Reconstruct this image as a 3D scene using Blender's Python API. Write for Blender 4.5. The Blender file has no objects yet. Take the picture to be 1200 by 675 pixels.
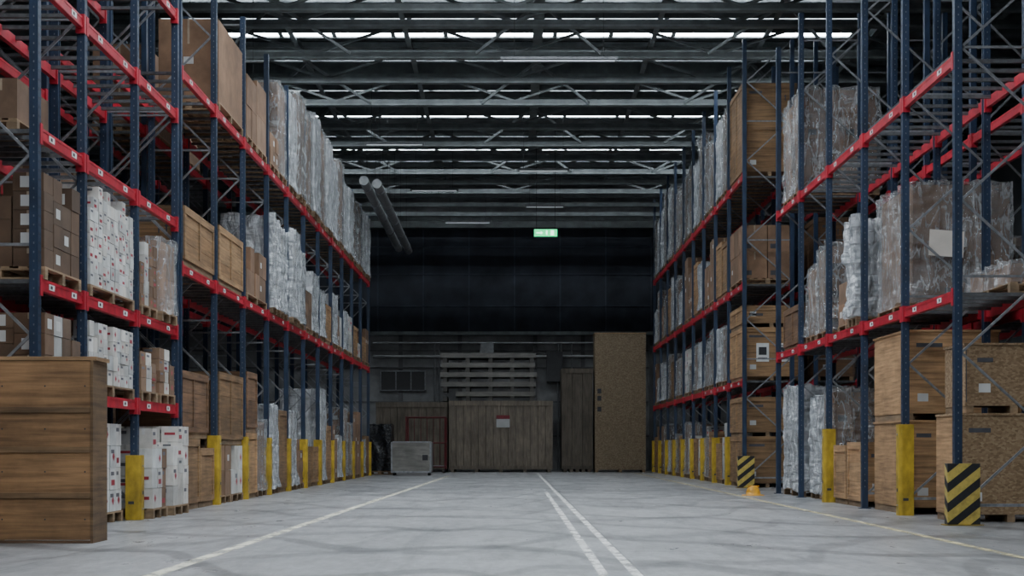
import bpy, math, random
from mathutils import Vector, noise
random.seed(7)
scene = bpy.context.scene
COL = scene.collection
try:
    scene.view_settings.look = 'AgX - Base Contrast'
    scene.view_settings.exposure = 0.22
except Exception as e:
    print(e)

# ------------------------------------------------------------------ materials
M = {}
def newmat(name):
    m = bpy.data.materials.new(name); m.use_nodes = True
    nt = m.node_tree; nt.nodes.clear()
    out = nt.nodes.new('ShaderNodeOutputMaterial')
    b = nt.nodes.new('ShaderNodeBsdfPrincipled')
    nt.links.new(b.outputs[0], out.inputs[0])
    M[name] = m
    return m, nt, b, out

def N(nt, t, **kw):
    n = nt.nodes.new(t)
    for k, v in kw.items(): setattr(n, k, v)
    return n

def mixc(nt, fac, a, b, mode='MIX'):
    n = N(nt, 'ShaderNodeMix', data_type='RGBA', blend_type=mode)
    for sock, v in ((n.inputs[0], fac), (n.inputs[6], a), (n.inputs[7], b)):
        if isinstance(v, (int, float)): sock.default_value = v
        elif isinstance(v, tuple): sock.default_value = (*v, 1)
        else: nt.links.new(v, sock)
    return n.outputs[2]

def mth(nt, op, a, b=None):
    n = N(nt, 'ShaderNodeMath', operation=op)
    for i, v in enumerate((a, b)):
        if v is None: continue
        if isinstance(v, (int, float)): n.inputs[i].default_value = v
        else: nt.links.new(v, n.inputs[i])
    return n.outputs[0]

def noise_tex(nt, scale, stretch=(1, 1, 1), detail=4, rough=.55, off=(0, 0, 0), rot=(0, 0, 0), dist=0):
    tc = N(nt, 'ShaderNodeTexCoord'); mp = N(nt, 'ShaderNodeMapping')
    mp.inputs['Scale'].default_value = stretch
    mp.inputs['Location'].default_value = off
    mp.inputs['Rotation'].default_value = rot
    nt.links.new(tc.outputs['Object'], mp.inputs[0])
    n = N(nt, 'ShaderNodeTexNoise'); n.inputs['Scale'].default_value = scale
    n.inputs['Detail'].default_value = detail; n.inputs['Roughness'].default_value = rough
    n.inputs['Distortion'].default_value = dist
    nt.links.new(mp.outputs[0], n.inputs['Vector'])
    return n.outputs['Fac'], mp

def ramp(nt, fac, stops):
    r = N(nt, 'ShaderNodeValToRGB')
    e = r.color_ramp.elements
    while len(e) < len(stops): e.new(.5)
    for i, (p, c) in enumerate(stops):
        e[i].position = p
        e[i].color = (*c, 1) if isinstance(c, tuple) else (c, c, c, 1)
    nt.links.new(fac, r.inputs[0])
    return r.outputs[0]

def simple(name, c, rough=.6, metal=0, scale=6, stretch=(1, 1, 1), lo=.7, hi=1.15, bump=.0, stain=0, detail=4):
    m, nt, b, out = newmat(name)
    f, _ = noise_tex(nt, scale, stretch, detail)
    c_lo = tuple(x * lo for x in c); c_hi = tuple(min(1, x * hi) for x in c)
    col = ramp(nt, f, [(.32, c_lo), (.68, c_hi)])
    a = N(nt, 'ShaderNodeAttribute', attribute_name='tint')
    col = mixc(nt, 1.0, col, a.outputs['Color'], 'MULTIPLY')
    if stain:
        f2, _ = noise_tex(nt, 1.3, (1, 1, 1), 6, .65, (5, 3, 8))
        col = mixc(nt, 1.0, col, ramp(nt, f2, [(.35, 1 - stain), (.6, 1.0)]), 'MULTIPLY')
    nt.links.new(col, b.inputs['Base Color'])
    b.inputs['Roughness'].default_value = rough
    b.inputs['Metallic'].default_value = metal
    if bump:
        bp = N(nt, 'ShaderNodeBump'); bp.inputs['Strength'].default_value = bump
        bp.inputs['Distance'].default_value = .02
        nt.links.new(f, bp.inputs['Height']); nt.links.new(bp.outputs[0], b.inputs['Normal'])
    return m

WS = (.35, .35, 6)
simple('blue_steel', (.018, .034, .070), .42, 0, 9, (1, 1, .3), .7, 1.3)
simple('red_steel', (.46, .014, .034), .45, 0, 5, (1, 1, 1), .7, 1.15)
simple('red_dull', (.12, .012, .016), .6)
simple('galv', (.33, .34, .36), .45, .6, 12, (1, 1, 1), .7, 1.2)
simple('yellow_paint', (.66, .44, .035), .5, 0, 8, (1, 1, .6), .6, 1.1, 0, .35)
simple('black_paint', (.013, .013, .015), .5)
simple('cardboard', (.245, .15, .095), .85, 0, 3, (1, 1, 1), .8, 1.15, 0, .3)
simple('white_card', (.64, .64, .63), .75, 0, 4, (1, 1, 1), .8, 1.1, 0, .25)
simple('tape', (.36, .28, .20), .35)
simple('label', (.72, .72, .71), .6, 0, 4, (1, 1, 1), .9, 1.05)
simple('red_ink', (.36, .03, .05), .6)
simple('dark_ink', (.03, .03, .035), .6)
simple('pallet_wood', (.34, .23, .135), .85, 0, 7, (1, .25, 2), .6, 1.15, .3, .3)
simple('ply', (.45, .265, .130), .7, 0, 4, WS, .55, 1.18, .25, .35, 8)
simple('ply_dark', (.17, .092, .048), .75, 0, 4, WS, .50, 1.2, .25, .35, 8)
simple('board_v', (.27, .225, .175), .8, 0, 4, (4, 4, .5), .6, 1.1, .2, .3)
simple('pale_wood', (.52, .50, .46), .8, 0, 5, (.5, 1, 3), .75, 1.1, .2, .3)
simple('truss', (.155, .175, .18), .6, 0, 3, (1, 1, 1), .7, 1.2, 0, .3)
simple('ceiling_mat', (.15, .165, .172), .8, 0, 1.2, (1, 1, 1), .45, 1.3)
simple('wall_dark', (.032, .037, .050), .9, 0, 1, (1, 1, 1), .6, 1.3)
simple('wall_grey', (.21, .21, .215), .8, 0, .8, (1, 1, 1), .55, 1.15, 0, .3)
simple('wall_side', (.055, .06, .066), .85, 0, .8, (1, 1, 1), .65, 1.15)
simple('duct', (.34, .35, .36), .4, .4, 4)
simple('black_film', (.012, .013, .016), .25, 0, 8, (1, 1, 1), .5, 1.5, .6)

def osb():
    m, nt, b, out = newmat('osb')
    tc = N(nt, 'ShaderNodeTexCoord'); mp = N(nt, 'ShaderNodeMapping')
    mp.inputs['Scale'].default_value = (1, 1, 1.6)
    nt.links.new(tc.outputs['Object'], mp.inputs[0])
    v = N(nt, 'ShaderNodeTexVoronoi'); v.inputs['Scale'].default_value = 26
    nt.links.new(mp.outputs[0], v.inputs['Vector'])
    sp = N(nt, 'ShaderNodeSeparateColor'); nt.links.new(v.outputs['Color'], sp.inputs[0])
    col = ramp(nt, sp.outputs[0], [(0, (.25, .155, .08)), (.5, (.36, .235, .13)), (1, (.46, .325, .19))])
    a = N(nt, 'ShaderNodeAttribute', attribute_name='tint')
    col = mixc(nt, 1.0, col, a.outputs['Color'], 'MULTIPLY')
    nt.links.new(col, b.inputs['Base Color']); b.inputs['Roughness'].default_value = .75
osb()

def film(name, c, lo, hi, rg):
    m, nt, b, out = newmat(name)
    f, _ = noise_tex(nt, 1.6, (1, 1, 1.6), 4, .6)
    f2, _ = noise_tex(nt, 5, (1, 1, .28), 4, .55, (3, 1, 2), (.35, .3, 0), .4)
    f3, _ = noise_tex(nt, 3.0, (.5, .5, 2.4), 3, .5, (9, 4, 2), (-.4, .5, 0), .5)
    rd = ramp(nt, mth(nt, 'SUBTRACT', 1.0, mth(nt, 'ABSOLUTE', mth(nt, 'SUBTRACT', mth(nt, 'MULTIPLY', f2, 2.0), 1.0))), [(.92, 0.0), (1.0, 1.0)])
    shade = ramp(nt, f2, [(.3, .72), (.7, 1.12)])
    col = mixc(nt, 1.0, mixc(nt, mth(nt, 'MULTIPLY', rd, .45), c, (.9, .92, .94)), shade, 'MULTIPLY')  # pale ridge lines paint wrinkle highlights into the film colour
    nt.links.new(col, b.inputs['Base Color'])
    b.inputs['Roughness'].default_value = rg
    b.inputs['IOR'].default_value = 1.75
    hgt = mth(nt, 'ADD', f2, mth(nt, 'MULTIPLY', f3, .8))
    bp = N(nt, 'ShaderNodeBump'); bp.inputs['Strength'].default_value = 1.0
    bp.inputs['Distance'].default_value = .16
    nt.links.new(hgt, bp.inputs['Height']); nt.links.new(bp.outputs[0], b.inputs['Normal'])
    tr = N(nt, 'ShaderNodeBsdfTransparent'); mx = N(nt, 'ShaderNodeMixShader')
    base = ramp(nt, f, [(.35, lo), (.65, hi)])
    op = mth(nt, 'MINIMUM', mth(nt, 'ADD', base, mth(nt, 'MULTIPLY', rd, .25)), 1.0)
    nt.links.new(op, mx.inputs[0]); nt.links.new(tr.outputs[0], mx.inputs[1])
    nt.links.new(b.outputs[0], mx.inputs[2]); nt.links.new(mx.outputs[0], out.inputs[0])
film('film_white', (.62, .65, .69), .45, .9, .13)
film('film_clear', (.46, .48, .50), .20, .46, .10)

def emis(name, c, s):
    m, nt, b, out = newmat(name)
    b.inputs['Base Color'].default_value = (*c, 1)
    b.inputs['Emission Color'].default_value = (*c, 1)
    b.inputs['Emission Strength'].default_value = s
emis('sky_far', (.86, .94, 1.0), 23)
emis('sky_unseen', (.86, .94, 1.0), 21)
emis('tube', (.85, .93, 1.0), .25)
emis('exit_green', (.01, .55, .18), 2.4)
emis('exit_white', (.6, 1, .75), 2.4)

def stripes():
    m, nt, b, out = newmat('hazard')
    tc = N(nt, 'ShaderNodeTexCoord'); sx = N(nt, 'ShaderNodeSeparateXYZ')
    nt.links.new(tc.outputs['Object'], sx.inputs[0])
    s = mth(nt, 'MULTIPLY', mth(nt, 'ADD', sx.outputs[0], sx.outputs[1]), .8)
    fr = mth(nt, 'FRACT', mth(nt, 'MULTIPLY', mth(nt, 'SUBTRACT', sx.outputs[2], s), 3.9))
    k = mth(nt, 'GREATER_THAN', fr, .52)
    f, _ = noise_tex(nt, 9, (1, 1, 1), 6, .7)
    d = ramp(nt, f, [(.3, .5), (.6, 1.0)])
    col = mixc(nt, k, (.57, .43, .10), (.02, .02, .022))
    col = mixc(nt, 1.0, col, d, 'MULTIPLY')
    nt.links.new(col, b.inputs['Base Color']); b.inputs['Roughness'].default_value = .5
stripes()

def floor_mat():
    m, nt, b, out = newmat('concrete_floor')
    f1, _ = noise_tex(nt, .35, (1, .5, 1), 8, .62)
    f2, _ = noise_tex(nt, 2.2, (1, .35, 1), 10, .75, (4, 2, 0))
    f3, _ = noise_tex(nt, 1.1, (1.3, .16, 1), 8, .7, (1, 7, 0), (0, 0, .12), 1.5)
    f4, _ = noise_tex(nt, 14, (1, .6, 1), 6, .7, (2, 2, 0))
    base = ramp(nt, f1, [(.3, (.37, .375, .39)), (.55, (.46, .465, .48)), (.75, (.54, .545, .56))])
    col = mixc(nt, .7, base, ramp(nt, f2, [(.33, .62), (.6, 1.10)]), 'MULTIPLY')
    col = mixc(nt, .65, col, ramp(nt, f3, [(.36, .55), (.5, 1.0)]), 'MULTIPLY')
    col = mixc(nt, .45, col, ramp(nt, f4, [(.35, .65), (.55, 1.0)]), 'MULTIPLY')
    tc = N(nt, 'ShaderNodeTexCoord')
    sx = N(nt, 'ShaderNodeSeparateXYZ'); nt.links.new(tc.outputs['Object'], sx.inputs[0])
    def tyre(scale, rz, loc, stren):
        mp = N(nt, 'ShaderNodeMapping')
        mp.inputs['Scale'].default_value = scale; mp.inputs['Rotation'].default_value = (0, 0, rz); mp.inputs['Location'].default_value = loc
        nt.links.new(tc.outputs['Object'], mp.inputs[0])
        w = N(nt, 'ShaderNodeTexWave', wave_type='RINGS'); w.inputs['Scale'].default_value = .8
        w.inputs['Distortion'].default_value = 9; w.inputs['Detail'].default_value = 2; w.inputs['Detail Scale'].default_value = .6
        nt.links.new(mp.outputs[0], w.inputs['Vector'])
        return ramp(nt, w.outputs['Fac'], [(.0, 1 - stren), (.03, 1 - stren), (.08, 1.0)])
    col = mixc(nt, .8, col, tyre((.55, .13, 1), .25, (0, 0, 0), .45), 'MULTIPLY')
    col = mixc(nt, .8, col, tyre((.8, .10, 1), -.15, (5, 3, 0), .35), 'MULTIPLY')
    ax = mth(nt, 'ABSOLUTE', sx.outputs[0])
    side_shade = ramp(nt, mth(nt, 'DIVIDE', mth(nt, 'ADD', ax, mth(nt, 'MULTIPLY', f3, 2.0)), 8.0), [(.45, 1.0), (.85, .62)])  # light falloff from aisle centre to sides, painted into the floor colour
    col = mixc(nt, 1.0, col, side_shade, 'MULTIPLY')
    def joint(sock, per, off, wd):
        return mth(nt, 'LESS_THAN', mth(nt, 'FRACT', mth(nt, 'DIVIDE', mth(nt, 'ADD', sock, off), per)), wd / per)
    for s, p, o, wd in ((sx.outputs[0], 5.2, 103.0, .02), (sx.outputs[1], 5.0, 101.5, .05)):
        col = mixc(nt, joint(s, p, o, wd), col, mixc(nt, 1.0, col, (.55, .55, .55), 'MULTIPLY'))
    nt.links.new(col, b.inputs['Base Color'])
    rr = ramp(nt, f2, [(.3, .46), (.7, .24)])
    nt.links.new(rr, b.inputs['Roughness'])
    bp = N(nt, 'ShaderNodeBump'); bp.inputs['Strength'].default_value = .10; bp.inputs['Distance'].default_value = .01
    nt.links.new(f2, bp.inputs['Height']); nt.links.new(bp.outputs[0], b.inputs['Normal'])
floor_mat()

def paint(name, c, wear):
    m, nt, b, out = newmat(name)
    f, _ = noise_tex(nt, 4, (1, .5, 1), 8, .75)
    b.inputs['Base Color'].default_value = (*c, 1); b.inputs['Roughness'].default_value = .55
    tr = N(nt, 'ShaderNodeBsdfTransparent'); mx = N(nt, 'ShaderNodeMixShader')
    fac = ramp(nt, f, [(wear - .1, 1.0), (wear + .1, 0.0)])
    nt.links.new(fac, mx.inputs[0]); nt.links.new(b.outputs[0], mx.inputs[1])
    nt.links.new(tr.outputs[0], mx.inputs[2]); nt.links.new(mx.outputs[0], out.inputs[0])
paint('line_white', (.84, .83, .81), .44)
paint('line_cream', (.82, .79, .66), .44)
paint('line_yellow', (.64, .56, .34), .47)

# ------------------------------------------------------------------ mesh builder
class MB:
    def __init__(s):
        s.v = []; s.f = []; s.m = []; s.t = []; s.sm = []
    def add(s, vs, fs, mat, tint=(1, 1, 1), smooth=False):
        o = len(s.v); s.v += [tuple(p) for p in vs]
        for f in fs:
            s.f.append([i + o for i in f]); s.m.append(mat); s.t.append(tint); s.sm.append(smooth)
    def box(s, x0, x1, y0, y1, z0, z1, mat, tint=(1, 1, 1)):
        if x0 > x1: x0, x1 = x1, x0
        vs = [(x0, y0, z0), (x1, y0, z0), (x1, y1, z0), (x0, y1, z0), (x0, y0, z1), (x1, y0, z1), (x1, y1, z1), (x0, y1, z1)]
        s.add(vs, [(0, 3, 2, 1), (4, 5, 6, 7), (0, 1, 5, 4), (1, 2, 6, 5), (2, 3, 7, 6), (3, 0, 4, 7)], mat, tint)
    def bar(s, p, q, w, h, mat, tint=(1, 1, 1)):
        p = Vector(p); q = Vector(q); d = (q - p).normalized()
        up = Vector((0, 1, 0)) if abs(d.y) < .9 else Vector((0, 0, 1))
        a = d.cross(up).normalized() * (w / 2); b = up * (h / 2)
        vs = []
        for c in (p, q):
            vs += [c - a - b, c + a - b, c + a + b, c - a + b]
        s.add(vs, [(0, 1, 2, 3), (7, 6, 5, 4), (0, 4, 5, 1), (1, 5, 6, 2), (2, 6, 7, 3), (3, 7, 4, 0)], mat, tint)
    def cyl(s, p, q, r, mat, n=12, tint=(1, 1, 1)):
        p = Vector(p); q = Vector(q); d = (q - p).normalized()
        u = d.orthogonal().normalized(); w = d.cross(u)
        vs = []
        for c in (p, q):
            for i in range(n):
                a = 2 * math.pi * i / n
                vs.append(c + (u * math.cos(a) + w * math.sin(a)) * r)
        fs = [(i, (i + 1) % n, n + (i + 1) % n, n + i) for i in range(n)]
        s.add(vs, fs, mat, tint, True)
        s.add(vs[:n], [tuple(range(n))[::-1]], mat, tint); s.add(vs[n:], [tuple(range(n))], mat, tint)
    def build(s, name, bevel=0, parent=None):
        xs = [p[0] for p in s.v]; ys = [p[1] for p in s.v]; zs = [p[2] for p in s.v]
        o = Vector(((min(xs) + max(xs)) / 2, (min(ys) + max(ys)) / 2, min(zs)))
        me = bpy.data.meshes.new(name)
        me.from_pydata([tuple(Vector(p) - o) for p in s.v], [], s.f)
        names = sorted(set(s.m))
        for n in names: me.materials.append(M[n])
        idx = {n: i for i, n in enumerate(names)}
        me.polygons.foreach_set('material_index', [idx[m] for m in s.m])
        me.polygons.foreach_set('use_smooth', s.sm)
        ca = me.color_attributes.new('tint', 'FLOAT_COLOR', 'CORNER')
        buf = []
        for f, t in zip(s.f, s.t): buf += [t[0], t[1], t[2], 1.0] * len(f)
        ca.data.foreach_set('color', buf)
        me.update()
        ob = bpy.data.objects.new(name, me); ob.location = o
        COL.objects.link(ob)
        if bevel:
            md = ob.modifiers.new('bevel', 'BEVEL'); md.width = bevel; md.segments = 2; md.limit_method = 'ANGLE'
        return ob

def g(v, j=0.0, warm=0.0):
    v = v * (1 + random.uniform(-j, j))
    return (v * (1 + warm), v, v * (1 - warm))

# ------------------------------------------------------------------ room shell
YB = 66.0; YF = -14.0; XW = 17.0; ZC = 13.0
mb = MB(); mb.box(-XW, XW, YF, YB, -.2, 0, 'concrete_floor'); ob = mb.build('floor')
mb = MB(); mb.box(-XW, XW, YF, YB, ZC, ZC + .2, 'ceiling_mat'); mb.build('ceiling')
mb = MB(); mb.box(-XW - .2, -XW, YF, YB, 0, ZC, 'wall_side'); mb.build('wall_left')
mb = MB(); mb.box(XW, XW + .2, YF, YB, 0, ZC, 'wall_side'); mb.build('wall_right')
mb = MB(); mb.box(-XW, XW, YF - .2, YF, 0, ZC, 'wall_side'); mb.build('wall_front')
mb = MB()
mb.box(-XW, XW, YB, YB + .3, 0, ZC, 'wall_grey')
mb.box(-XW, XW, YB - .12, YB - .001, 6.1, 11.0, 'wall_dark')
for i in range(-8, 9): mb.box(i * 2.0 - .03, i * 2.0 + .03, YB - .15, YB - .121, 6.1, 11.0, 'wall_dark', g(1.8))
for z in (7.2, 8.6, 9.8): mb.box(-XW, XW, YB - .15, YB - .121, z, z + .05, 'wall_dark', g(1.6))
mb.box(-XW, XW, YB - .3, YB - .001, 5.95, 6.1, 'truss')
for z in (1.5, 3.0, 4.5, 5.25): mb.box(-XW, XW, YB - .05, YB - .001, z, z + .05, 'wall_grey', g(.45))
for x in (-5, -2.4, .9, 3.0, 6): mb.box(x - .09, x + .09, YB - .07, YB - .001, 0, 5.95, 'wall_grey', g(.55))
mb.box(-XW, XW, YB - .6, YB - .16, 10.6, 11.1, 'truss', g(.8))
mb.box(-XW, XW, YB - .75, YB - .16, 11.1, 11.2, 'truss', g(1.1))
mb.build('wall_back')
mb = MB()
mb.box(-5.9, -3.9, YB - .1, YB - .055, 3.5, 4.4, 'black_paint')
for x in (-5.9, -5.23, -4.57, -3.95): mb.box(x, x + .05, YB - .14, YB - .101, 3.5, 4.4, 'galv', g(.5))
for z in (3.5, 4.35): mb.box(-5.9, -3.9, YB - .14, YB - .101, z, z + .05, 'galv', g(.5))
mb.build('window_1')
mb = MB()
mb.cyl((-6.2, YB - .25, 5.0), (5.6, YB - .25, 5.0), .07, 'duct', 10, g(.6))
mb.cyl((-6.2, YB - .25, 5.6), (5.6, YB - .25, 5.6), .04, 'duct', 8, g(.9))
for x in (1.9, 2.05, 2.5, -3.5, -3.3): mb.cyl((x, YB - .25, 0.02), (x, YB - .25, 5.6), .035, 'duct', 8, g(.5))
mb.box(1.4, 2.1, YB - .4, YB - .08, 3.9, 5.2, 'black_paint', g(2))
mb.box(-1.5, -.9, YB - .35, YB - .08, 5.05, 5.6, 'duct', g(.5))
mb.build('wall_pipework')

def truss(y, zc=11.75, rng=XW):
    mb = MB()
    mb.box(-rng, rng, y - .11, y + .11, zc, zc + .05, 'truss', g(1.15))
    mb.box(-rng, rng, y - .03, y + .03, zc + .05, zc + .2, 'truss', g(.7))
    mb.box(-rng, rng, y - .10, y + .10, 12.80, 12.95, 'truss')
    x = -rng + .2; up = True
    while x < rng - 2.9:
        a = (x, y, zc + .15 if up else 12.82); b = (x + 2.8, y, 12.82 if up else zc + .15)
        mb.bar(a, b, .07, .07, 'truss', g(.9))
        x += 2.8; up = not up
    mb.build('roof_truss')
for y in (-8, -3, 2, 7, 12, 17, 22, 27, 32, 37, 38.4, 41.55, 44.3, 47.2, 50.7, 53.6, 56.2, 59.0, 61.3, 63.5): truss(y)
mb = MB()
for x in (-15, -12, -9, -6.2, -3.0, .65, 3.9, 7, 10, 13, 16):
    w_ = .14 if x == .65 else .07
    mb.box(x - .03, x + .03, YF, YB - .8, 12.5, 12.72, 'truss', g(.6))
    mb.box(x - w_, x + w_, YF, YB - .8, 12.46, 12.5, 'truss', g(.9))
mb.build('roof_purlins')
mb = MB()
for y in (43.0, 45.7, 49.5, 52.9, 55.0, 57.4, 60.1, 62.4):
    mb.box(-XW, XW, y - .06, y + .06, 12.25, 12.38, 'truss', g(.95, .15))
for y in (60, 61.7, 63.6, 64.6):
    mb.box(-XW, XW, y - .06, y + .06, 11.0 + (60 - y) * .05, 11.16 + (60 - y) * .05, 'truss', g(.9, .15))
for y in (38.6, 44.6, 50.6, 56.6):
    for x in (-6.2, .65, 7.0):
        mb.bar((x, y + .15, 12.5), (x - 1.7, y + 2.5, 11.8), .08, .08, 'truss', g(1.1))
        mb.bar((x, y + .15, 12.5), (x + 1.7, y + 2.5, 11.8), .08, .08, 'truss', g(1.1))
mb.build('roof_girders')

wn = 2
def skylight(y, depth, mat, xa, xb, seg, gap, z=12.55):
    global wn
    mb = MB(); x = xa
    while x < xb - .1:
        e = min(x + seg * random.uniform(.85, 1.15), xb)
        mb.box(x, e - gap, y - depth / 2, y + depth / 2, z, z + .02, mat)
        mb.box(e - gap, e, y - depth / 2, y + depth / 2, z - .02, z + .04, 'truss')
        x = e
    for s in (-1, 1):
        yy = y + s * (depth / 2 + .04)
        mb.box(xa, xb, yy - .04, yy + .04, z - .04, z + .3, 'truss', g(.8))
    mb.build('window_%d' % wn); wn += 1
for y in (-9, -2, 5, 12, 19, 26, 33): skylight(y, 1.5, 'sky_unseen', -4.6, 4.6, 2.4, .14)  # skylights out of view, width and depth shaped to light the aisle
for y, d in ((41.9, .46), (40.3, .13), (46.4, .24), (48.4, .1), (52.2, .26), (58.1, .30), (62.8, .18)):
    skylight(y, d, 'sky_far', -9.5, 9.5, 1.7, .12)

for x, y, L in ((1.1, 37.2, 2.9), (-3.8, 47.5, 1.9), (1.0, 52, 1.8), (-3.0, 56, 1.8), (1.2, 59.8, 1.6), (-2.0, 64, 2.0), (-7.8, 40, 2.2)):
    mb = MB()
    mb.box(x - L / 2, x + L / 2, y - .06, y + .06, 10.62, 10.68, 'galv', g(.3))
    mb.cyl((x - L / 2 + .05, y, 10.59), (x + L / 2 - .05, y, 10.59), .018, 'tube', 8)
    for sx in (-1, 1):
        mb.box(x + sx * (L / 2 - .04) - .03, x + sx * (L / 2 - .04) + .03, y - .03, y + .03, 10.57, 10.62, 'galv', g(.5))
        mb.cyl((x + sx * L * .38, y, 10.68), (x + sx * L * .38, y, 13.0), .008, 'black_paint', 6)
    mb.build('linear_ceiling_light')

mb = MB()
mb.box(.70, 1.58, 54.95, 55.05, 8.72, 9.02, 'galv', g(.5))
mb.box(.72, 1.56, 54.935, 54.949, 8.74, 9.00, 'exit_green')
mb.box(.80, .96, 54.92, 54.934, 8.85, 8.89, 'exit_white')
mb.add([(.96, 54.925, 8.81), (1.04, 54.925, 8.87), (.96, 54.925, 8.93)], [(0, 1, 2)], 'exit_white')
mb.box(1.15, 1.20, 54.92, 54.934, 8.80, 8.95, 'exit_white')
mb.box(1.32, 1.44, 54.92, 54.934, 8.78, 8.96, 'exit_white')
for x in (.8, 1.48): mb.cyl((x, 55, 9.02), (x, 55, 13.0), .012, 'black_paint', 6)
mb.build('exit_sign')

mb = MB()
for dx, dz, r in ((0, 0, .15), (-.42, .1, .15)):
    mb.cyl((-4.4 + dx, 48, 9.45 + dz), (-4.4 + dx, 62.5, 9.2 + dz), r, 'duct', 18, g(.8))
    for y in range(49, 63, 3):
        zz = 9.45 + dz - (y - 48) / 14.5 * .25
        mb.cyl((-4.4 + dx, y, zz), (-4.4 + dx, y + .08, zz), r + .02, 'duct', 18, g(.7))
        mb.cyl((-4.4 + dx, y + .04, zz + r), (-4.4 + dx, y + .04, 12.4), .008, 'black_paint', 6)
mb.build('ventilation_ducts')

def strip(name, pts, w, mat):
    mb = MB()
    (xa, ya), (xb, yb) = pts
    mb.add([(xa - w / 2, ya, .003), (xa + w / 2, ya, .003), (xb + w / 2, yb, .003), (xb - w / 2, yb, .003)], [(0, 1, 2, 3)], mat)
    mb.build(name)
strip('floor_marking', ((-2.95, 2), (-2.35, 54)), .13, 'line_cream')
strip('floor_marking', ((.98, 2), (.90, 60)), .08, 'line_white')
strip('floor_marking', ((.70, 2), (.71, 34)), .08, 'line_white')
strip('floor_marking', ((4.58, 2), (4.8, 60)), .11, 'line_yellow')

# ------------------------------------------------------------------ pallet racks
def rack(side, xf, xr, ys, levels, ztop, detail=True, labels=True, tb=1.0):
    mb = MB(); F = xf * side; R = xr * side; T = g(tb)
    for yi, y in enumerate(ys):
        for X, fr in ((F, 1), (R, 0)):
            s = side if fr else -side
            a = X - s * .05
            mb.box(a, a + s * .012, y - .055, y + .055, .012, ztop, 'blue_steel', T)
            for q in (-1, 1):
                yy = y + q * .049
                mb.box(a + s * .012, a + s * .092, yy - .006, yy + .006, .012, ztop, 'blue_steel', T)
                mb.box(a + s * .085, a + s * .100, min(yy, yy - q * .03), max(yy, yy - q * .03), .012, ztop, 'blue_steel', T)
            mb.box(X - .09, X + .09, y - .08, y + .08, 0, .012, 'blue_steel', T)
            if detail and y < 32:
                z = .35
                while z < ztop - .1:
                    mb.box(a + s * .040, a + s * .054, y - .0562, y - .0555, z, z + .022, 'galv', g(.55))  # pale plates imitate light showing through the post holes
                    if fr:
                        for q in (-.022, .022):
                            mb.box(a - s * .0012, a - s * .0005, y + q - .007, y + q + .007, z, z + .03, 'black_paint')
                    z += .10
        z = .25; k = 0
        xa = F + side * .05; xb = R - side * .05
        mb.bar((xa, y, z), (xb, y, z), .04, .03, 'galv')
        while z + 1.0 < ztop:
            p, q = ((xa, xb) if k % 2 == 0 else (xb, xa))
            mb.bar((p, y, z), (q, y, z + 1.0), .032, .026, 'galv', g(.8))
            z += 1.0; k += 1
            if k % 3 == 0: mb.bar((xa, y, z), (xb, y, z), .032, .026, 'galv', g(.8))
    for yi in range(len(ys) - 1):
        y0, y1 = ys[yi], ys[yi + 1]
        for z in levels:
            for X, o in ((F, -side), (R, side)):
                mb.box(X - .03, X + .03, y0 + .058, y1 - .058, z - .07, z + .07, 'red_steel')
                mb.box(X + o * .031, X + o * .036, y0 + .06, y1 - .06, z - .066, z - .035, 'red_steel')
                mb.box(X + o * .031, X + o * .036, y0 + .06, y1 - .06, z + .035, z + .066, 'red_steel')
                for ye, q in ((y0, 1), (y1, -1)):
                    ya, yb2 = sorted((ye + q * .057, ye + q * .10))
                    mb.box(X - .05, X + .05, ya, yb2, z - .13, z + .10, 'red_steel')
                    ya, yb2 = sorted((ye + q * .012, ye + q * .10))
                    mb.box(X + o * .051, X + o * .058, ya, yb2, z - .13, z + .10, 'red_steel')
                if labels and X == F and y0 < 46:
                    for t in (.27, .75):
                        yc = y0 + (y1 - y0) * t
                        mb.box(X + o * .0362, X + o * .039, yc - .10, yc + .10, z - .033, z + .033, 'label')
                        mb.box(X + o * .0392, X + o * .040, yc - .05, yc + .02, z - .018, z + .018, 'dark_ink')
            n = 5
            for i in range(n):
                yc = y0 + (y1 - y0) * (i + .6) / (n + .2)
                mb.box(F + side * .031, R - side * .031, yc - .03, yc + .03, z + .02, z + .066, 'galv', g(.5))
    mb.build('pallet_rack')

LA = [16.6, 18.4, 20.95, 23.45]
LB = [23.70 + 2.79 * i for i in range(12)]
RA = [19.67, 22.3, 24.9, 27.7, 30.4, 33.0]
RB = [37.9 + 2.7 * i for i in range(10)]
LAL = [1.6, 2.82, 4.5, 6.19, 7.74]; LBL = [3.85, 6.95]
RAL = [3.0, 6.1]; RBL = [2.65, 5.1, 7.85]
rack(-1, 5.3, 6.4, LA, LAL, 10.2)
rack(-1, 5.3, 6.4, LB, LBL, 9.4)
rack(1, 5.8, 7.0, RA, RAL, 9.8)
rack(1, 5.8, 7.0, RB, RBL, 11.3)
rack(-1, 6.95, 8.05, [13.8, 16.6, 19.4, 22.2], [1.6, 2.82, 4.5, 6.19, 7.74], 10.2, False, labels=False)
rack(-1, 6.95, 8.05, [22.6, 25.4, 28.2, 31.0, 33.8, 36.6], LBL, 9.4, False, labels=False)
rack(1, 7.6, 8.7, [16.9, 19.67, 22.3, 24.9, 27.7, 30.4, 33.0], RAL, 9.8, False, labels=False)
rack(1, 7.6, 8.7, RB[:4], RBL, 11.3, False, labels=False)

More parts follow.
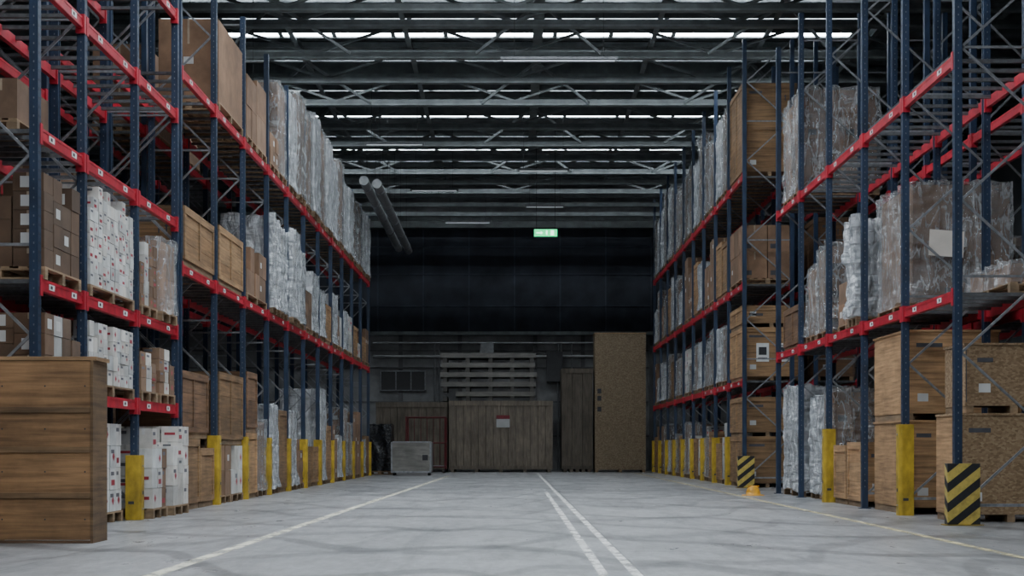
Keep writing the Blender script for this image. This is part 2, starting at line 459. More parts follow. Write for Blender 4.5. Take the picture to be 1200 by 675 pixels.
def guard(side, xf, y, h=1.3):
    mb = MB()
    s = side; a = xf * side
    ro, ri = .115, .085
    def ring(r, zz):
        pts = [(a + s * .10, y - r)]
        for i in range(7):
            t = i / 6 * math.pi / 2
            pts.append((a - s * (r - .05) - s * .05 * math.sin(t), y - (r - .05) - .05 * math.cos(t)))
        for i in range(7):
            t = i / 6 * math.pi / 2
            pts.append((a - s * (r - .05) - s * .05 * math.cos(t), y + (r - .05) + .05 * math.sin(t)))
        pts.append((a + s * .10, y + r))
        return [(p[0], p[1], zz) for p in pts]
    o0, o1, i0, i1 = ring(ro, 0), ring(ro, h), ring(ri, 0), ring(ri, h)
    n = len(o0); vs = o0 + o1 + i0 + i1; fs = []
    for i in range(n - 1):
        fs += [(i, i + 1, n + i + 1, n + i), (2 * n + i + 1, 2 * n + i, 3 * n + i, 3 * n + i + 1), (n + i, n + i + 1, 3 * n + i + 1, 3 * n + i), (i + 1, i, 2 * n + i, 2 * n + i + 1)]
    fs += [(0, n, 3 * n, 2 * n), (n - 1, 3 * n - 1, 4 * n - 1, 2 * n - 1)]
    mb.add(vs, fs, 'yellow_paint', g(.95, .15))
    for z in (.15, h - .15):
        mb.cyl((a - s * .116, y, z), (a - s * .124, y, z), .015, 'galv', 8)
    mb.box(a - s * .1155, a - s * .1165, y - .03, y + .05, .35, .40, 'black_paint', g(3))
    mb.box(a - .06, a + .02, y - .1165, y - .1155, .22, .26, 'black_paint', g(3))
    mb.build('rack_post_protector')
guard(-1, 5.3, 20.95, .9)
for y in LB[1:]: guard(-1, 5.3, y, 1.22)
for y in (22.3, 27.7): guard(1, 5.8, y, 1.35)
for y in RB[1:]: guard(1, 5.8, y, 1.3)

def end_guard(x, y):
    mb = MB()
    w = .21
    mb.box(x - w, x + w, y - .12, y - .11, .012, .80, 'hazard')
    mb.box(x - w, x - w + .01, y - .11, y + .03, .012, .80, 'hazard')
    mb.box(x + w - .01, x + w, y - .11, y + .03, .012, .80, 'hazard')
    mb.box(x - w - .04, x - w + .02, y - .16, y + .06, 0, .012, 'yellow_paint', g(.5))
    mb.box(x + w - .02, x + w + .04, y - .16, y + .06, 0, .012, 'yellow_paint', g(.5))
    mb.box(x - w, x + w, y - .16, y - .10, 0, .012, 'yellow_paint', g(.5))
    mb.build('rack_end_guard', .004)
end_guard(5.8, 19.5); end_guard(5.8, 37.72)

# ------------------------------------------------------------------ loads
def pallet(mb, x0, x1, y0, y1, z):
    t = g(1, .15)
    for i in range(3):
        yc = y0 + .05 + (y1 - y0 - .1) * i / 2
        mb.box(x0, x1, yc - .05, yc + .05, z, z + .02, 'pallet_wood', t)
        for j in range(3):
            xc = x0 + .06 + (x1 - x0 - .12) * j / 2
            mb.box(xc - .06, xc + .06, yc - .05, yc + .05, z + .02, z + .10, 'pallet_wood', g(.8, .15))
        mb.box(x0, x1, yc - .05, yc + .05, z + .10, z + .12, 'pallet_wood', t)
    n = max(5, int((x1 - x0) / .17))
    for i in range(n):
        xa = x0 + (x1 - x0 - .1) * i / (n - 1)
        mb.box(xa, xa + .1, y0, y1, z + .12, z + .142, 'pallet_wood', g(1.05, .2))
    return z + .142

def xr(side, xf, d):
    return tuple(sorted((side * xf, side * (xf + d))))

def carton_fill(mb, x0, x1, y0, y1, z0, z1, size, mat, side, red=False, ragged=0.0, bt=1.0, mix=0.0):
    nx = max(1, round((x1 - x0) / size[0])); ny = max(1, round((y1 - y0) / size[1]))
    dx, dy = (x1 - x0) / nx, (y1 - y0) / ny
    for i in range(nx):
        for j in range(ny):
            if 0 < i < nx - 1 and 0 < j < ny - 1:
                interior = True
            else: interior = False
            nz = max(1, round((z1 - z0) / size[2]) + (random.choice((0, 0, 1)) if ragged else 0))
            dz = (z1 - z0) / nz
            cut = 0
            if random.random() < ragged and nz > 1: cut = random.choice((1, 1, 2)) if nz > 3 else 1
            cm = mat
            if random.random() < mix: cm = 'cardboard' if mat == 'white_card' else 'white_card'
            jx0 = random.uniform(-.01, .01)
            for k in range(nz - cut):
                if interior and k < nz - 1 - cut: continue
                e = .006
                jx = jx0 + random.uniform(-.008, .008); jy = random.uniform(-.006, .006)
                t = g(bt, .2, random.uniform(-.02, .06))
                a, b, c, d, zz, zt = x0 + i * dx + e + jx, x0 + (i + 1) * dx - e + jx, y0 + j * dy + e + jy, y0 + (j + 1) * dy - e + jy, z0 + k * dz + .001, z0 + (k + 1) * dz - .004
                mb.box(a, b, c, d, zz, zt, cm, t)
                w = .02
                tm = 'tape' if cm == 'cardboard' else 'white_card'
                mb.box((a + b) / 2 - w, (a + b) / 2 + w, c - .0015, c - .0005, zt - dz * .3, zt, tm, g(1, .1))
                fx = a if side > 0 else b
                cy, cz = (c + d) / 2, (zz + zt) / 2; cx = (a + b) / 2
                if red:
                    r_ = random.random()
                    if r_ < .3:
                        r = min(dy, dz) * .22
                        mb.add([(fx - side * .002, cy - r, cz), (fx - side * .002, cy, cz - r), (fx - side * .002, cy + r, cz), (fx - side * .002, cy, cz + r)], [(0, 1, 2, 3)], 'red_ink')
                    elif r_ < .5:
                        mb.box(fx - side * .003, fx - side * .002, cy - dy * .35, cy + dy * .2, cz - dz * .3, cz - dz * .05, 'red_ink')
                    if random.random() < .3:
                        mb.box(cx - dx * .3, cx + dx * .3, c - .003, c - .002, cz - dz * .06, cz + dz * .10, 'red_ink')
                    if random.random() < .5:
                        mb.box(fx - side * .003, fx - side * .002, cy - dy * .4, cy + dy * .1, cz + dz * .15, cz + dz * .32, 'dark_ink', g(4))
                    if random.random() < .4:
                        mb.box(cx - dx * .35, cx + dx * .1, c - .003, c - .002, cz + dz * .15, cz + dz * .35, 'dark_ink', g(4))
                else:
                    if random.random() < .25:
                        q = min(.08, dy * .3); mb.box(fx - side * .003, fx - side * .002, cy - q, cy + q, cz - q * .7, cz + q * .7, 'label', g(.8))
                    if random.random() < .2:
                        q = min(.09, dx * .3); mb.box(cx - q, cx + q, c - .003, c - .002, cz - q * .7, cz + q * .7, 'label', g(.8))
                    if dz > .5:
                        mb.box(cx - .25, cx - .08, c - .003, c - .002, zz + .08, zz + .2, 'dark_ink', g(2))

def cartons(side, xf, y0, y1, zb, h, d=1.1, white=False, size=(.38, .4, .33), ragged=0, bt=1.0, mix=0.0):
    mb = MB(); x0, x1 = xr(side, xf, d)
    z = pallet(mb, x0, x1, y0, y1, zb)
    carton_fill(mb, x0 + .01, x1 - .01, y0 + .01, y1 - .01, z + .002, zb + h, size, 'white_card' if white else 'cardboard', side, white, ragged, bt, mix)
    mb.build('pallet_of_cartons', .004 if y0 < 30 else 0)

def filmshell(mb, x0, x1, y0, y1, z0, z1, mat, amp=.035, seed=0.0, n=14):
    def crease(p):
        a = noise.noise(Vector((p.x * 3.5, p.y * 3.5, p.z * 1.1)) + Vector((seed, 7, 0)))
        b = noise.noise(Vector((p.x * 6 + p.z * 3, p.y * 6 - p.z * 3, p.z * 2)) + Vector((seed, 1, 5)))
        return (abs(a) * 1.4 + abs(b) * .8) * amp
    def P(x, y, z):
        p = Vector((x, y, z))
        nv = noise.noise_vector(p * 2.3 + Vector((seed, 0, 0))) * amp * .8 + noise.noise_vector(p * 7 + Vector((seed, 3, 0))) * amp * .4
        q = p + nv
        m = .012; cr = crease(p)
        flare = .04 * max(0, 1 - (z - z0) / .25)
        if x >= x1 - 1e-6: q.x = max(q.x, x1 + m) + cr * .6 + flare
        elif x <= x0 + 1e-6: q.x = min(q.x, x0 - m) - cr * .6 - flare
        if y >= y1 - 1e-6: q.y = max(q.y, y1 + m)
        elif y <= y0 + 1e-6: q.y = min(q.y, y0 - m) - cr * .6
        if z >= z1 - 1e-6: q.z = max(q.z, z1 + m) + cr * .8
        return q
    def grid(f, nu, nv):
        vs = [f(i / nu, j / nv) for j in range(nv + 1) for i in range(nu + 1)]
        fs = [(j * (nu + 1) + i, j * (nu + 1) + i + 1, (j + 1) * (nu + 1) + i + 1, (j + 1) * (nu + 1) + i) for j in range(nv) for i in range(nu)]
        mb.add(vs, fs, mat, (1, 1, 1), True)
    L = lambda a, b, t: a + (b - a) * t
    grid(lambda u, v: P(L(x0, x1, u), y0, L(z0, z1, v)), n, n)
    grid(lambda u, v: P(x1, L(y0, y1, u), L(z0, z1, v)), n, n)
    grid(lambda u, v: P(L(x1, x0, u), y1, L(z0, z1, v)), n, n)
    grid(lambda u, v: P(x0, L(y1, y0, u), L(z0, z1, v)), n, n)
    grid(lambda u, v: P(L(x0, x1, u), L(y0, y1, v), z1), n, n)

def wrapped(side, xf, y0, y1, zb, h, d=1.1, white=True, amp=.04, bt=1.0, size=(.55, .6, .5), name='wrapped_pallet_load', paper=False, core=None):
    mb = MB(); x0, x1 = xr(side, xf, d)
    z = pallet(mb, x0, x1, y0, y1, zb)
    core = core or ('white_card' if white else 'cardboard')
    carton_fill(mb, x0 + .04, x1 - .04, y0 + .04, y1 - .04, z + .002, zb + h - .05, size, core, side, False, 0, bt)
    filmshell(mb, x0 + .03, x1 - .03, y0 + .03, y1 - .03, z - .02, zb + h - .04, 'film_white' if white else 'film_clear', amp, random.uniform(0, 50), 34 if y0 < 34 else 14)
    if paper:
        X = x0 + .25
        mb.add([(X, y0 - .10, zb + h * .42), (X + .52, y0 - .10, zb + h * .40), (X + .54, y0 - .102, zb + h * .60), (X + .02, y0 - .102, zb + h * .62)], [(0, 1, 2, 3)], 'label', (1, .92, .84))
    mb.build(name)

def crate(side, xf, y0, y1, zb, h, d=1.1, mat='ply', planks=0, labels=0, skid=True, tint=1.0, frame=True, side_mat=None, marks=True):
    mb = MB(); x0, x1 = xr(side, xf, d)
    T = g(tint, .06)
    z = zb
    if skid:
        for i in range(3):
            xc = x0 + .08 + (x1 - x0 - .16) * i / 2
            mb.box(xc - .05, xc + .05, y0 + .01, y1 - .01, zb, zb + .10, 'pallet_wood', g(.9, .1))
        z = zb + .101
    zt = zb + h
    fx = x0 if side > 0 else x1
    if planks:
        dz = (zt - z - .03) / planks
        for k in range(planks):
            mb.box(x0 + .02, x1 - .02, y0 + .02, y1 - .02, z + k * dz + .003, z + (k + 1) * dz - .003, mat, g(tint, .2, random.uniform(-.02, .05)))
    else:
        mb.box(x0 + .02, x1 - .02, y0 + .02, y1 - .02, z, zt - .03, mat, T)
        if side_mat:
            q = sorted((fx + side * .012, fx + side * .0195)); mb.box(q[0], q[1], y0 + .02, y1 - .02, z, zt - .03, side_mat, g(1.1))
    mb.box(x0, x1, y0, y1, zt - .03, zt, mat, g(tint * 1.05, .1))
    if frame:
        bw = .09; B = 'ply' if mat != 'ply_dark' else 'ply_dark'
        for xa in (x0, x1 - bw): mb.box(xa, xa + bw, y0, y0 + .0195, z, zt - .031, B, g(tint * .95, .1))
        for za in (z, zt - .031 - bw): mb.box(x0 + bw + .001, x1 - bw - .001, y0, y0 + .0195, za, za + bw, B, g(tint * .95, .1))
        q = sorted((fx, fx + side * .0195))
        for ya in (y0 + .02, y1 - bw - .001): mb.box(q[0], q[1], ya, ya + bw, z, zt - .031, B, g(tint * 1.1, .1))
        for za in (z, zt - .031 - bw): mb.box(q[0], q[1], y0 + .021 + bw, y1 - bw - .002, za, za + bw, B, g(tint * 1.1, .1))
        if y1 - y0 > 1.6:
            ym = (y0 + y1) / 2; mb.box(q[0], q[1], ym - bw / 2, ym + bw / 2, z + bw + .001, zt - .032 - bw, B, g(tint * 1.1, .1))
    if marks and y0 < 42:
        yy0, yy1 = y0 + .0165, y0 + .0192
        for n_ in range(2):
            xa = x1 - .30 - n_ * .12; zc = zt - .36
            mb.box(xa - .012, xa + .012, yy0, yy1, zc - .08, zc + .02, 'dark_ink', g(2))
            mb.add([(xa - .035, yy0, zc + .02), (xa + .035, yy0, zc + .02), (xa, yy0, zc + .07)], [(0, 1, 2)], 'dark_ink', g(2))
        mb.box(x0 + .18, x0 + .18 + random.uniform(.2, .4), yy0, yy1, zt - .26, zt - .20, 'dark_ink', g(2.5))
        mb.box(x0 + .20, x0 + .36, yy0, yy1, z + .18, z + .30, 'label', g(.8))
        for e in (x0 + .02, x1 - .035):
            mb.box(e, e + .012, y0 - .001, y0 - .0004, z + .05, zt - .08, 'dark_ink', g(3))
    for i in range(labels):
        xx = x0 + (x1 - x0) * (.35 + .35 * i); zc = (z + zt) / 2
        mb.box(xx - .16, xx + .16, y0 + .014, y0 + .0162, zc - .25, zc + .22, 'label')
        mb.box(xx - .10, xx + .10, y0 + .0125, y0 + .0138, zc - .08, zc + .12, 'dark_ink')
        mb.box(xx - .12, xx + .12, y0 + .0125, y0 + .0138, zc - .19, zc - .15, 'dark_ink')
    mb.build('wooden_crate', .004 if y0 < 32 else 0)

B7 = .071
# ---------------- left foreground
mb = MB()
x0, x1, y0, y1 = -5.44, -4.42, 15.75, 16.3
zz = [.03, .50, .98, 1.40, 1.92]
for k in range(4):
    mb.box(x0 + .012, x1 - .03, y0 + .02, y1 - .02, zz[k] + .004, zz[k + 1] - .004, 'ply', g(.66, .18, .08))
mb.box(x0, x1 + .03, y0 + .01, y1 - .01, 1.92, 1.96, 'ply', g(.85))
mb.box(x1 - .03, x1, y0, y1, .0, 1.92, 'ply', g(.42))
mb.box(x0 + .01, x1 - .031, y0 - .002, y0 + .02, 0, .03, 'ply_dark')
for z in zz[1:4]:
    mb.box(x0 + .01, x1 - .031, y0 + .004, y0 + .019, z - .03, z + .03, 'ply', g(.5))
for z in (.25, .75, 1.2, 1.65):
    for x in (x0 + .06, -4.93, x1 - .09): mb.cyl((x, y0 + .021, z), (x, y0 + .016, z), .009, 'dark_ink', 8)
mb.build('wooden_crate', .004)
crate(-1, 5.50, 15.4, 16.3, .0, 1.33, 1.1, 'osb', tint=1.0, frame=False)

cartons(-1, 5.42, 17.0, 18.2, 0, 1.35, .95, True)
cartons(-1, 5.40, 18.6, 19.6, 0, 1.36, .95, True, (.3, .33, .28), .3)
cartons(-1, 5.40, 19.75, 20.72, 0, 1.33, .95, True, (.3, .33, .28), .3, mix=.15)
cartons(-1, 5.10, 21.2, 22.1, 0, 1.28, 1.1, True, (.3, .3, .28), .4, mix=.1)
cartons(-1, 5.04, 22.25, 23.25, 0, 1.33, 1.1, True, (.3, .33, .28), .25)
cartons(-1, 5.25, 16.8, 18.2, 1.6 + B7, .85, 1.1, False, (.4, .35, .25), .3, bt=.6, mix=.1)
cartons(-1, 5.25, 18.6, 20.75, 1.6 + B7, .92, 1.1, True, (.24, .22, .19), .35, mix=.06)
cartons(-1, 5.25, 21.15, 22.1, 1.6 + B7, .70, 1.1, True, (.3, .3, .19), .3, mix=.35)
cartons(-1, 5.25, 22.25, 23.25, 1.6 + B7, .82, 1.1, True, (.3, .33, .2), .4, bt=.9, mix=.3)
cartons(-1, 5.25, 16.8, 18.2, 2.82 + B7, 1.2, 1.1, False, (.4, .35, .3), .5, bt=.5, mix=.1)
cartons(-1, 5.25, 18.6, 20.75, 2.82 + B7, 1.42, 1.1, True, (.22, .19, .16), .45, mix=.05)
cartons(-1, 5.25, 21.15, 22.1, 2.82 + B7, 1.05, 1.1, True, (.26, .25, .2), .6, bt=.8, mix=.55)
wrapped(-1, 5.22, 22.25, 23.25, 2.82 + B7, 1.25, 1.1, False, .05, 1.5)
cartons(-1, 5.6, 16.9, 18.1, 4.5 + B7, .6, .8, False, bt=.7)
for y, L, hh, w in ((14.0, 2.82, 1.3, 0), (16.8, 2.82, 1.2, 0), (14.1, 4.5, 1.2, 0), (16.8, 4.5, .9, 0), (19.6, 2.82, 1.3, 0),
                 (14.1, 1.6, .9, 0), (16.8, 1.6, .9, 0), (19.6, 1.6, .9, 0), (14.1, 6.19, 1.2, 0)):
    cartons(-1, 6.95, y, y + 2.3, L + B7, hh, 1.05, bool(w), (.5, .55, .38), .3, bt=.7, mix=.1)
for y, L, hh in ((22.85, 3.85, 1.4), (25.6, 3.85, 1.8), (28.45, 3.85, 1.6), (28.5, 6.95, 1.65), (31.2, 6.95, 1.5), (22.85, 0, 2.0), (25.6, 0, 2.2)):
    cartons(-1, 6.98, y, y + 2.2, L + (B7 if L else 0), hh, 1.05, False, (.9, 1.0, .7), 0, bt=.8)

# ---------------- left far section
def bay(ys, i, n=1, j=0):
    a, b = ys[i] + .2, ys[i + 1] - .2
    w = (b - a) / n
    return a + j * w + .02, a + (j + 1) * w - .02
XL = 5.25
z = 6.95 + B7
cartons(-1, XL, *bay(LB, 1), z, 1.62, 1.1, False, (1.1, 2.3, 1.5), bt=.85)
cartons(-1, XL, *bay(LB, 2, 2, 0), z, 1.35, 1.1, False, (.55, .6, .6), bt=.9)
cartons(-1, XL, *bay(LB, 2, 2, 1), z, 1.5, 1.1, False, (.55, 1.1, .65), bt=1.0, mix=.4)
cartons(-1, XL, *bay(LB, 3, 2, 0), z, .8, 1.1, False, bt=.9)
wrapped(-1, XL, *bay(LB, 3, 2, 1), z, 2.2, 1.1, False)
for i in range(4, 11):
    for j in range(2):
        hh = random.choice((2.3, 2.6, 2.75, 2.5, 2.7))
        if i > 7: hh = min(hh, 2.3) - .1
        wrapped(-1, XL - .05 * (j % 2), *bay(LB, i, 2, j), z, hh, 1.1, random.random() < .75, .07, random.uniform(.45, 1.05))
z = 3.85 + B7
crate(-1, XL, *bay(LB, 0), z, .95, 1.1, 'ply', 3, tint=.65)
crate(-1, XL, *bay(LB, 1), z, 1.05, 1.1, 'ply', 3, 1, tint=.85)
cartons(-1, XL, *bay(LB, 2), z, 1.1, 1.1, False, (.5, .5, .4), .5, mix=.15)
wrapped(-1, XL - .05, *bay(LB, 3, 2, 0), z, 2.1, 1.1, True, .08)
wrapped(-1, XL - .02, *bay(LB, 3, 2, 1), z, 2.0, 1.1, True, .08, .7)
wrapped(-1, XL - .08, *bay(LB, 4, 2, 0), z, 2.2, 1.1, True, .08)
wrapped(-1, XL - .02, *bay(LB, 4, 2, 1), z, 1.9, 1.1, True, .08, .8)
for i in range(5, 11):
    for j in range(2):
        r = random.random(); hh = random.uniform(.9, 1.7)
        if r < .35: wrapped(-1, XL, *bay(LB, i, 2, j), z, hh, 1.1, True, .06, .8)
        elif r < .75: cartons(-1, XL, *bay(LB, i, 2, j), z, hh, 1.1, random.random() < .3, (.5, .5, .4), .3, bt=.7, mix=.1)
        else: crate(-1, XL, *bay(LB, i, 2, j), z, hh * .8, 1.1, 'ply', tint=.7)
crate(-1, XL, *bay(LB, 0, 2, 0), 0, 1.15, 1.1, 'ply', 0, tint=.65)
crate(-1, XL, *bay(LB, 0, 2, 1), 0, 1.0, 1.1, 'ply', 0, tint=.75)
crate(-1, XL + .1, *bay(LB, 0), 1.16, 1.1, 1.0, 'ply_dark', 3, tint=1.1)
cartons(-1, XL, *bay(LB, 1, 2, 0), 0, 1.05, 1.1, False, (.5, .5, .45), .2, bt=1.0)
cartons(-1, XL, *bay(LB, 1, 2, 1), 0, 1.05, 1.1, True, (.35, .4, .45), .2)
crate(-1, XL, *bay(LB, 1), 1.06, 1.3, 1.1, 'ply', 3, tint=.5)
crate(-1, XL, *bay(LB, 2, 2, 0), 0, 1.3, 1.1, 'ply', 0, tint=1.0)
wrapped(-1, XL, *bay(LB, 2, 2, 1), 0, 1.6, 1.1, False)
crate(-1, XL, *bay(LB, 2, 2, 0), 1.31, 1.2, 1.1, 'ply_dark', 2, tint=1.2)
for i in range(3, 11):
    for j in range(2):
        r = random.random(); hh = random.uniform(1.1, 2.7)
        if r < .45: wrapped(-1, XL, *bay(LB, i, 2, j), 0, hh, 1.1, random.random() < .6, .06, .8)
        elif r < .7: cartons(-1, XL, *bay(LB, i, 2, j), 0, hh, 1.1, random.random() < .4, (.5, .5, .4), .2)
        else: crate(-1, XL, *bay(LB, i, 2, j), 0, hh * .8, 1.1, 'ply', tint=random.uniform(.45, .8))

# ---------------- right near section
crate(1, 5.95, 20.25, 21.25, 0, 1.47, 1.5, 'osb', tint=.85, frame=False, side_mat='ply')
crate(1, 6.08, 20.3, 21.3, 1.471, .95, 1.35, 'osb', tint=.75, frame=False)
crate(1, 5.87, 22.6, 24.6, 0, 1.42, 1.45, 'ply', 0, tint=.95, frame=False)
crate(1, 5.87, 22.6, 24.6, 1.421, 1.36, 1.45, 'ply', 0, tint=1.1, frame=False)
crate(1, 5.82, 25.25, 26.3, 0, 1.10, 1.2, 'ply', 3, tint=1.05)
crate(1, 5.82, 26.4, 27.4, 0, 1.05, 1.2, 'ply', 2, tint=.95)
wrapped(1, 5.95, 28.0, 29.1, 0, 2.1, 1.3, False, .09, .8, (.65, .5, .6))
wrapped(1, 5.95, 29.2, 30.15, 0, 2.0, 1.2, True, .08, .5)
wrapped(1, 5.85, 30.75, 32.6, 0, 2.25, 1.2, True, .09, .45)
z = 3.0 + B7
wrapped(1, 5.95, 22.6, 24.6, z, 1.95, 1.55, False, .07, .8, (1.5, 2.0, 1.8), 'wrapped_crate', True)
wrapped(1, 6.6, 20.0, 21.9, z, .45, .8, False, .06)
wrapped(1, 5.75, 25.25, 25.95, z, 1.75, .75, True, .15, .6)
cartons(1, 5.9, 26.1, 27.4, z, .9, 1.1, False, mix=.1)
wrapped(1, 5.85, 28.0, 29.1, z, 1.75, 1.2, False, .08, .95)
wrapped(1, 5.85, 29.2, 30.15, z, 1.5, 1.2, False, .08, .85)
crate(1, 5.85, 30.7, 32.7, z, .9, 1.2, 'ply_dark', 2)
z = 6.1 + B7
wrapped(1, 5.85, 30.65, 31.6, z, 2.2, 1.6, False, .08, .85, (.8, .9, 1.0))
wrapped(1, 5.85, 31.75, 32.7, z, 2.15, 1.5, False, .08, .85, (.7, .9, 1.0))
z = 3.0 + B7
for y, hh in ((19.9, 1.2), (17.1, 1.5), (22.6, 1.0), (25.1, 1.5)):
    wrapped(1, 7.65, y, y + 2.1, z, hh, 1.0, False, .05, .8)
crate(1, 7.65, 20.0, 21.9, 0, 1.4, 1.05, 'osb', frame=False)
crate(1, 7.65, 22.7, 24.5, 0, 2.3, 1.05, 'ply', tint=.8)
crate(1, 7.65, 25.2, 27.4, 0, 2.0, 1.05, 'ply_dark', 3)
cartons(1, 7.65, 28.0, 30.1, 3.0 + B7, 1.4, 1.0, bt=.6)
cartons(1, 7.65, 30.7, 32.7, 0, 2.0, 1.0, bt=.6)

# ---------------- right far section
z = 2.65 + B7
crate(1, 5.78, 38.15, 40.3, z, 1.35, 1.5, 'ply', 0, 2, tint=.95)
crate(1, 5.78, 38.15, 40.3, z + 1.351, .55, 1.5, 'ply', 0, tint=.85)
crate(1, 5.78, 38.15, 40.3, 0, 1.3, 1.3, 'ply', 0, tint=.65)
crate(1, 5.78, 38.15, 40.3, 1.301, 1.0, 1.3, 'ply', 0, tint=.7)
cartons(1, 5.78, 38.15, 40.3, 5.1 + B7, 1.5, 1.3, False, (.65, .7, .75), bt=.95)
crate(1, 5.78, 38.15, 40.3, 7.85 + B7, 2.35, 1.4, 'ply', 3, tint=.58)
for i in range(1, 9):
    for j in range(2):
        for lv, hr in ((0, (1.1, 2.0)), (2.65, (1.0, 1.9)), (5.1, (1.2, 2.2)), (7.85, (2.0, 2.9))):
            hh = random.uniform(*hr); r = random.random(); zb = lv + B7 if lv else 0
            yy = bay(RB, i, 2, j)
            if lv == 7.85:
                wrapped(1, 5.78, *yy, zb, hh, 1.2, r > .72, .07, random.uniform(.35, .8), core='cardboard' if r < .72 else None)
            elif r < .5: wrapped(1, 5.78, *yy, zb, hh, 1.2, random.random() < .4, .06, random.uniform(.45, .9))
            elif r < .75: cartons(1, 5.78, *yy, zb, hh, 1.2, random.random() < .25, (.5, .5, .4), .3, bt=.8)
            else: crate(1, 5.78, *yy, zb, hh * .85, 1.2, 'ply', tint=random.uniform(.5, .85))
for lv in (0, 2.65, 5.1):
    crate(1, 7.65, 38.2, 40.3, lv + (B7 if lv else 0), 1.7, 1.0, 'ply_dark', 3)

# helmet left on the floor
mb = MB(); c = Vector((5.02, 31.6, .0)); n = 20; vs = []; fs = []
rings = [(.0, .19), (.012, .19), (.02, .14), (.07, .135), (.12, .11), (.15, .07), (.165, .02)]
for z_, r in rings:
    for i in range(n):
        a = 2 * math.pi * i / n
        ex = 1.25 if z_ < .015 else 1.1
        vs.append((c.x + math.cos(a) * r * ex, c.y + math.sin(a) * r, z_ * 1.25 + .001))
for k in range(len(rings) - 1):
    for i in range(n): fs.append((k * n + i, k * n + (i + 1) % n, (k + 1) * n + (i + 1) % n, (k + 1) * n + i))
fs.append(tuple((len(rings) - 1) * n + i for i in range(n)))
mb.add(vs, fs, 'yellow_paint', (1.4, 1.0, .7), True)
mb.box(c.x - .12, c.x + .12, c.y - .012, c.y + .012, .18, .212, 'yellow_paint', (1.4, 1.0, .7))
mb.build('safety_helmet')

# ---------------- back wall objects
def board_crate(x0, x1, y0, y1, z0, z1, nb, mat='board_v', tint=1.0):
    mb = MB(); w = (x1 - x0) / nb
    for i in range(nb):
        mb.box(x0 + i * w + .006, x0 + (i + 1) * w - .006, y0 + .03, y1, z0 + .12, z1 - .04, mat, g(tint, .06))
    mb.box(x0, x1, y0, y1, z1 - .04, z1, mat, g(tint * 1.1))
    mb.box(x0, x1, y0, y0 + .029, z0 + .12, z0 + .27, mat, g(tint * .8)); mb.box(x0, x1, y0, y0 + .029, z1 - .2, z1 - .041, mat, g(tint * 1.05))
    for i in range(5):
        xc = x0 + .15 + (x1 - x0 - .3) * i / 4; mb.box(xc - .07, xc + .07, y0 + .02, y1 - .02, z0, z0 + .12, mat, g(.6))
    return mb
board_crate(-5.75, -2.78, 62.2, 64.6, 0, 2.9, 10, tint=.6).build('wooden_crate')
m_ = board_crate(-2.72, 1.58, 62.0, 64.6, 0, 2.95, 14, tint=.85)
m_.box(-.75, -.2, 61.98, 61.999, 1.85, 2.35, 'label', g(.6)); m_.box(-.75, -.2, 61.975, 61.979, 2.2, 2.35, 'red_ink', g(.5)); m_.build('wooden_crate')
board_crate(1.95, 3.25, 62.3, 64.4, 0, 4.3, 3, 'board_v', .5).build('wooden_crate')
mb = MB()
z = 2.952
for k in range(5):
    zz0 = z + k * .40
    for x in (-2.9, -1.95, -1.0, -.1, .72):
        mb.box(x - .09, x + .09, 62.5, 64.0, zz0, zz0 + .20, 'pale_wood', g(.25, .1))
    mb.box(-2.45 if k == 0 else -3.1 + .05 * (k % 2), .85 + .04 * (k % 3), 62.45, 64.05, zz0 + .201, zz0 + .399, 'pale_wood', g(.42, .15))
mb.build('stacked_timber_pallets')
mb = MB()
mb.box(3.32, 5.42, 62.0, 63.2, .1, 5.72, 'osb', g(.66, 0, -.12)); mb.box(3.3, 5.44, 61.98, 63.22, 5.72, 5.76, 'osb', g(.9))
for x in (3.4, 4.37, 5.34): mb.box(x - .06, x + .06, 62.02, 63.18, 0, .1, 'pallet_wood')
for z0_ in (2.5, 2.95, 3.25): mb.box(3.42, 3.58, 61.985, 61.999, z0_, z0_ + .2, 'dark_ink')
mb.build('tall_osb_crate')
mb = MB(); x0, x1, y0, y1 = -4.3, -2.76, 59.6, 60.6
for x in (x0, x1):
    for y in (y0, y1): mb.cyl((x, y, .16), (x, y, 2.25), .03, 'red_dull', 8)
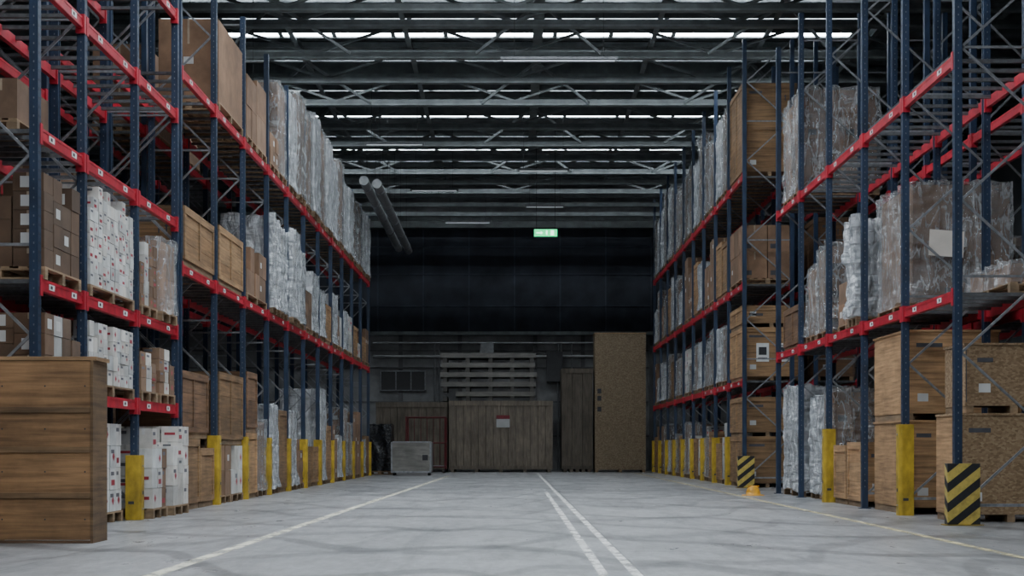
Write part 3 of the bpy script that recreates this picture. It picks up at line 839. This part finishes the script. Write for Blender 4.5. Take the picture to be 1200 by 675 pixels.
for z_ in (.25, 1.2, 2.22):
    for y in (y0, y1): mb.cyl((x0, y, z_), (x1, y, z_), .025, 'red_dull', 8)
    for x in (x0, x1): mb.cyl((x, y0, z_), (x, y1, z_), .025, 'red_dull', 8)
for i in range(1, 6): mb.cyl((x0 + i * .257, y1, .25), (x0 + i * .257, y1, 2.22), .012, 'red_dull', 6)
mb.box(x0, x1, y0, y1, .27, .30, 'galv', g(.6))
for x in (x0 + .05, x1 - .05):
    for y in (y0 + .05, y1 - .05): mb.cyl((x - .03, y, .08), (x + .03, y, .08), .08, 'black_paint', 14)
mb.build('cage_trolley')
mb = MB(); x0, x1, y0, y1 = -4.5, -3.03, 54.6, 55.7
mb.box(x0 + .02, x1 - .02, y0 + .02, y1 - .02, .1, 1.2, 'pale_wood', g(.5))
for x in (x0, x1 - .06): mb.box(x, x + .06, y0, y1, .1, 1.22, 'galv', g(.9))
mb.box(x0 + .06, x1 - .06, y0, y1, 1.2, 1.24, 'galv'); mb.box(x0 + .06, x1 - .06, y0, y1, .1, .16, 'galv')
mb.box(-3.35, -3.15, y0 - .004, y0 + .019, .55, .75, 'dark_ink')
for x in (x0 + .1, x1 - .1):
    for y in (y0 + .15, y1 - .15): mb.cyl((x - .03, y, .05), (x + .03, y, .05), .05, 'black_paint', 12)
mb.build('transport_box')
mb = MB(); zt = pallet(mb, -5.5, -4.62, 56.2, 57.4, 0); filmshell(mb, -5.48, -4.64, 56.22, 57.38, zt, 1.85, 'black_film', .06, 3); mb.build('wrapped_pallet_load')

# ------------------------------------------------------------------ world, camera
w = bpy.data.worlds.new('world'); scene.world = w; w.use_nodes = True
w.node_tree.nodes['Background'].inputs[0].default_value = (.5, .56, .62, 1)
w.node_tree.nodes['Background'].inputs[1].default_value = .3
cam = bpy.data.cameras.new('camera'); co = bpy.data.objects.new('camera', cam); COL.objects.link(co)
co.location = (0, 0, 1.0); co.rotation_euler = (math.radians(90), 0, 0)
cam.sensor_width = 36; cam.lens = 52.8; cam.shift_y = .15625; cam.shift_x = -.0025
cam.clip_end = 300
scene.camera = co
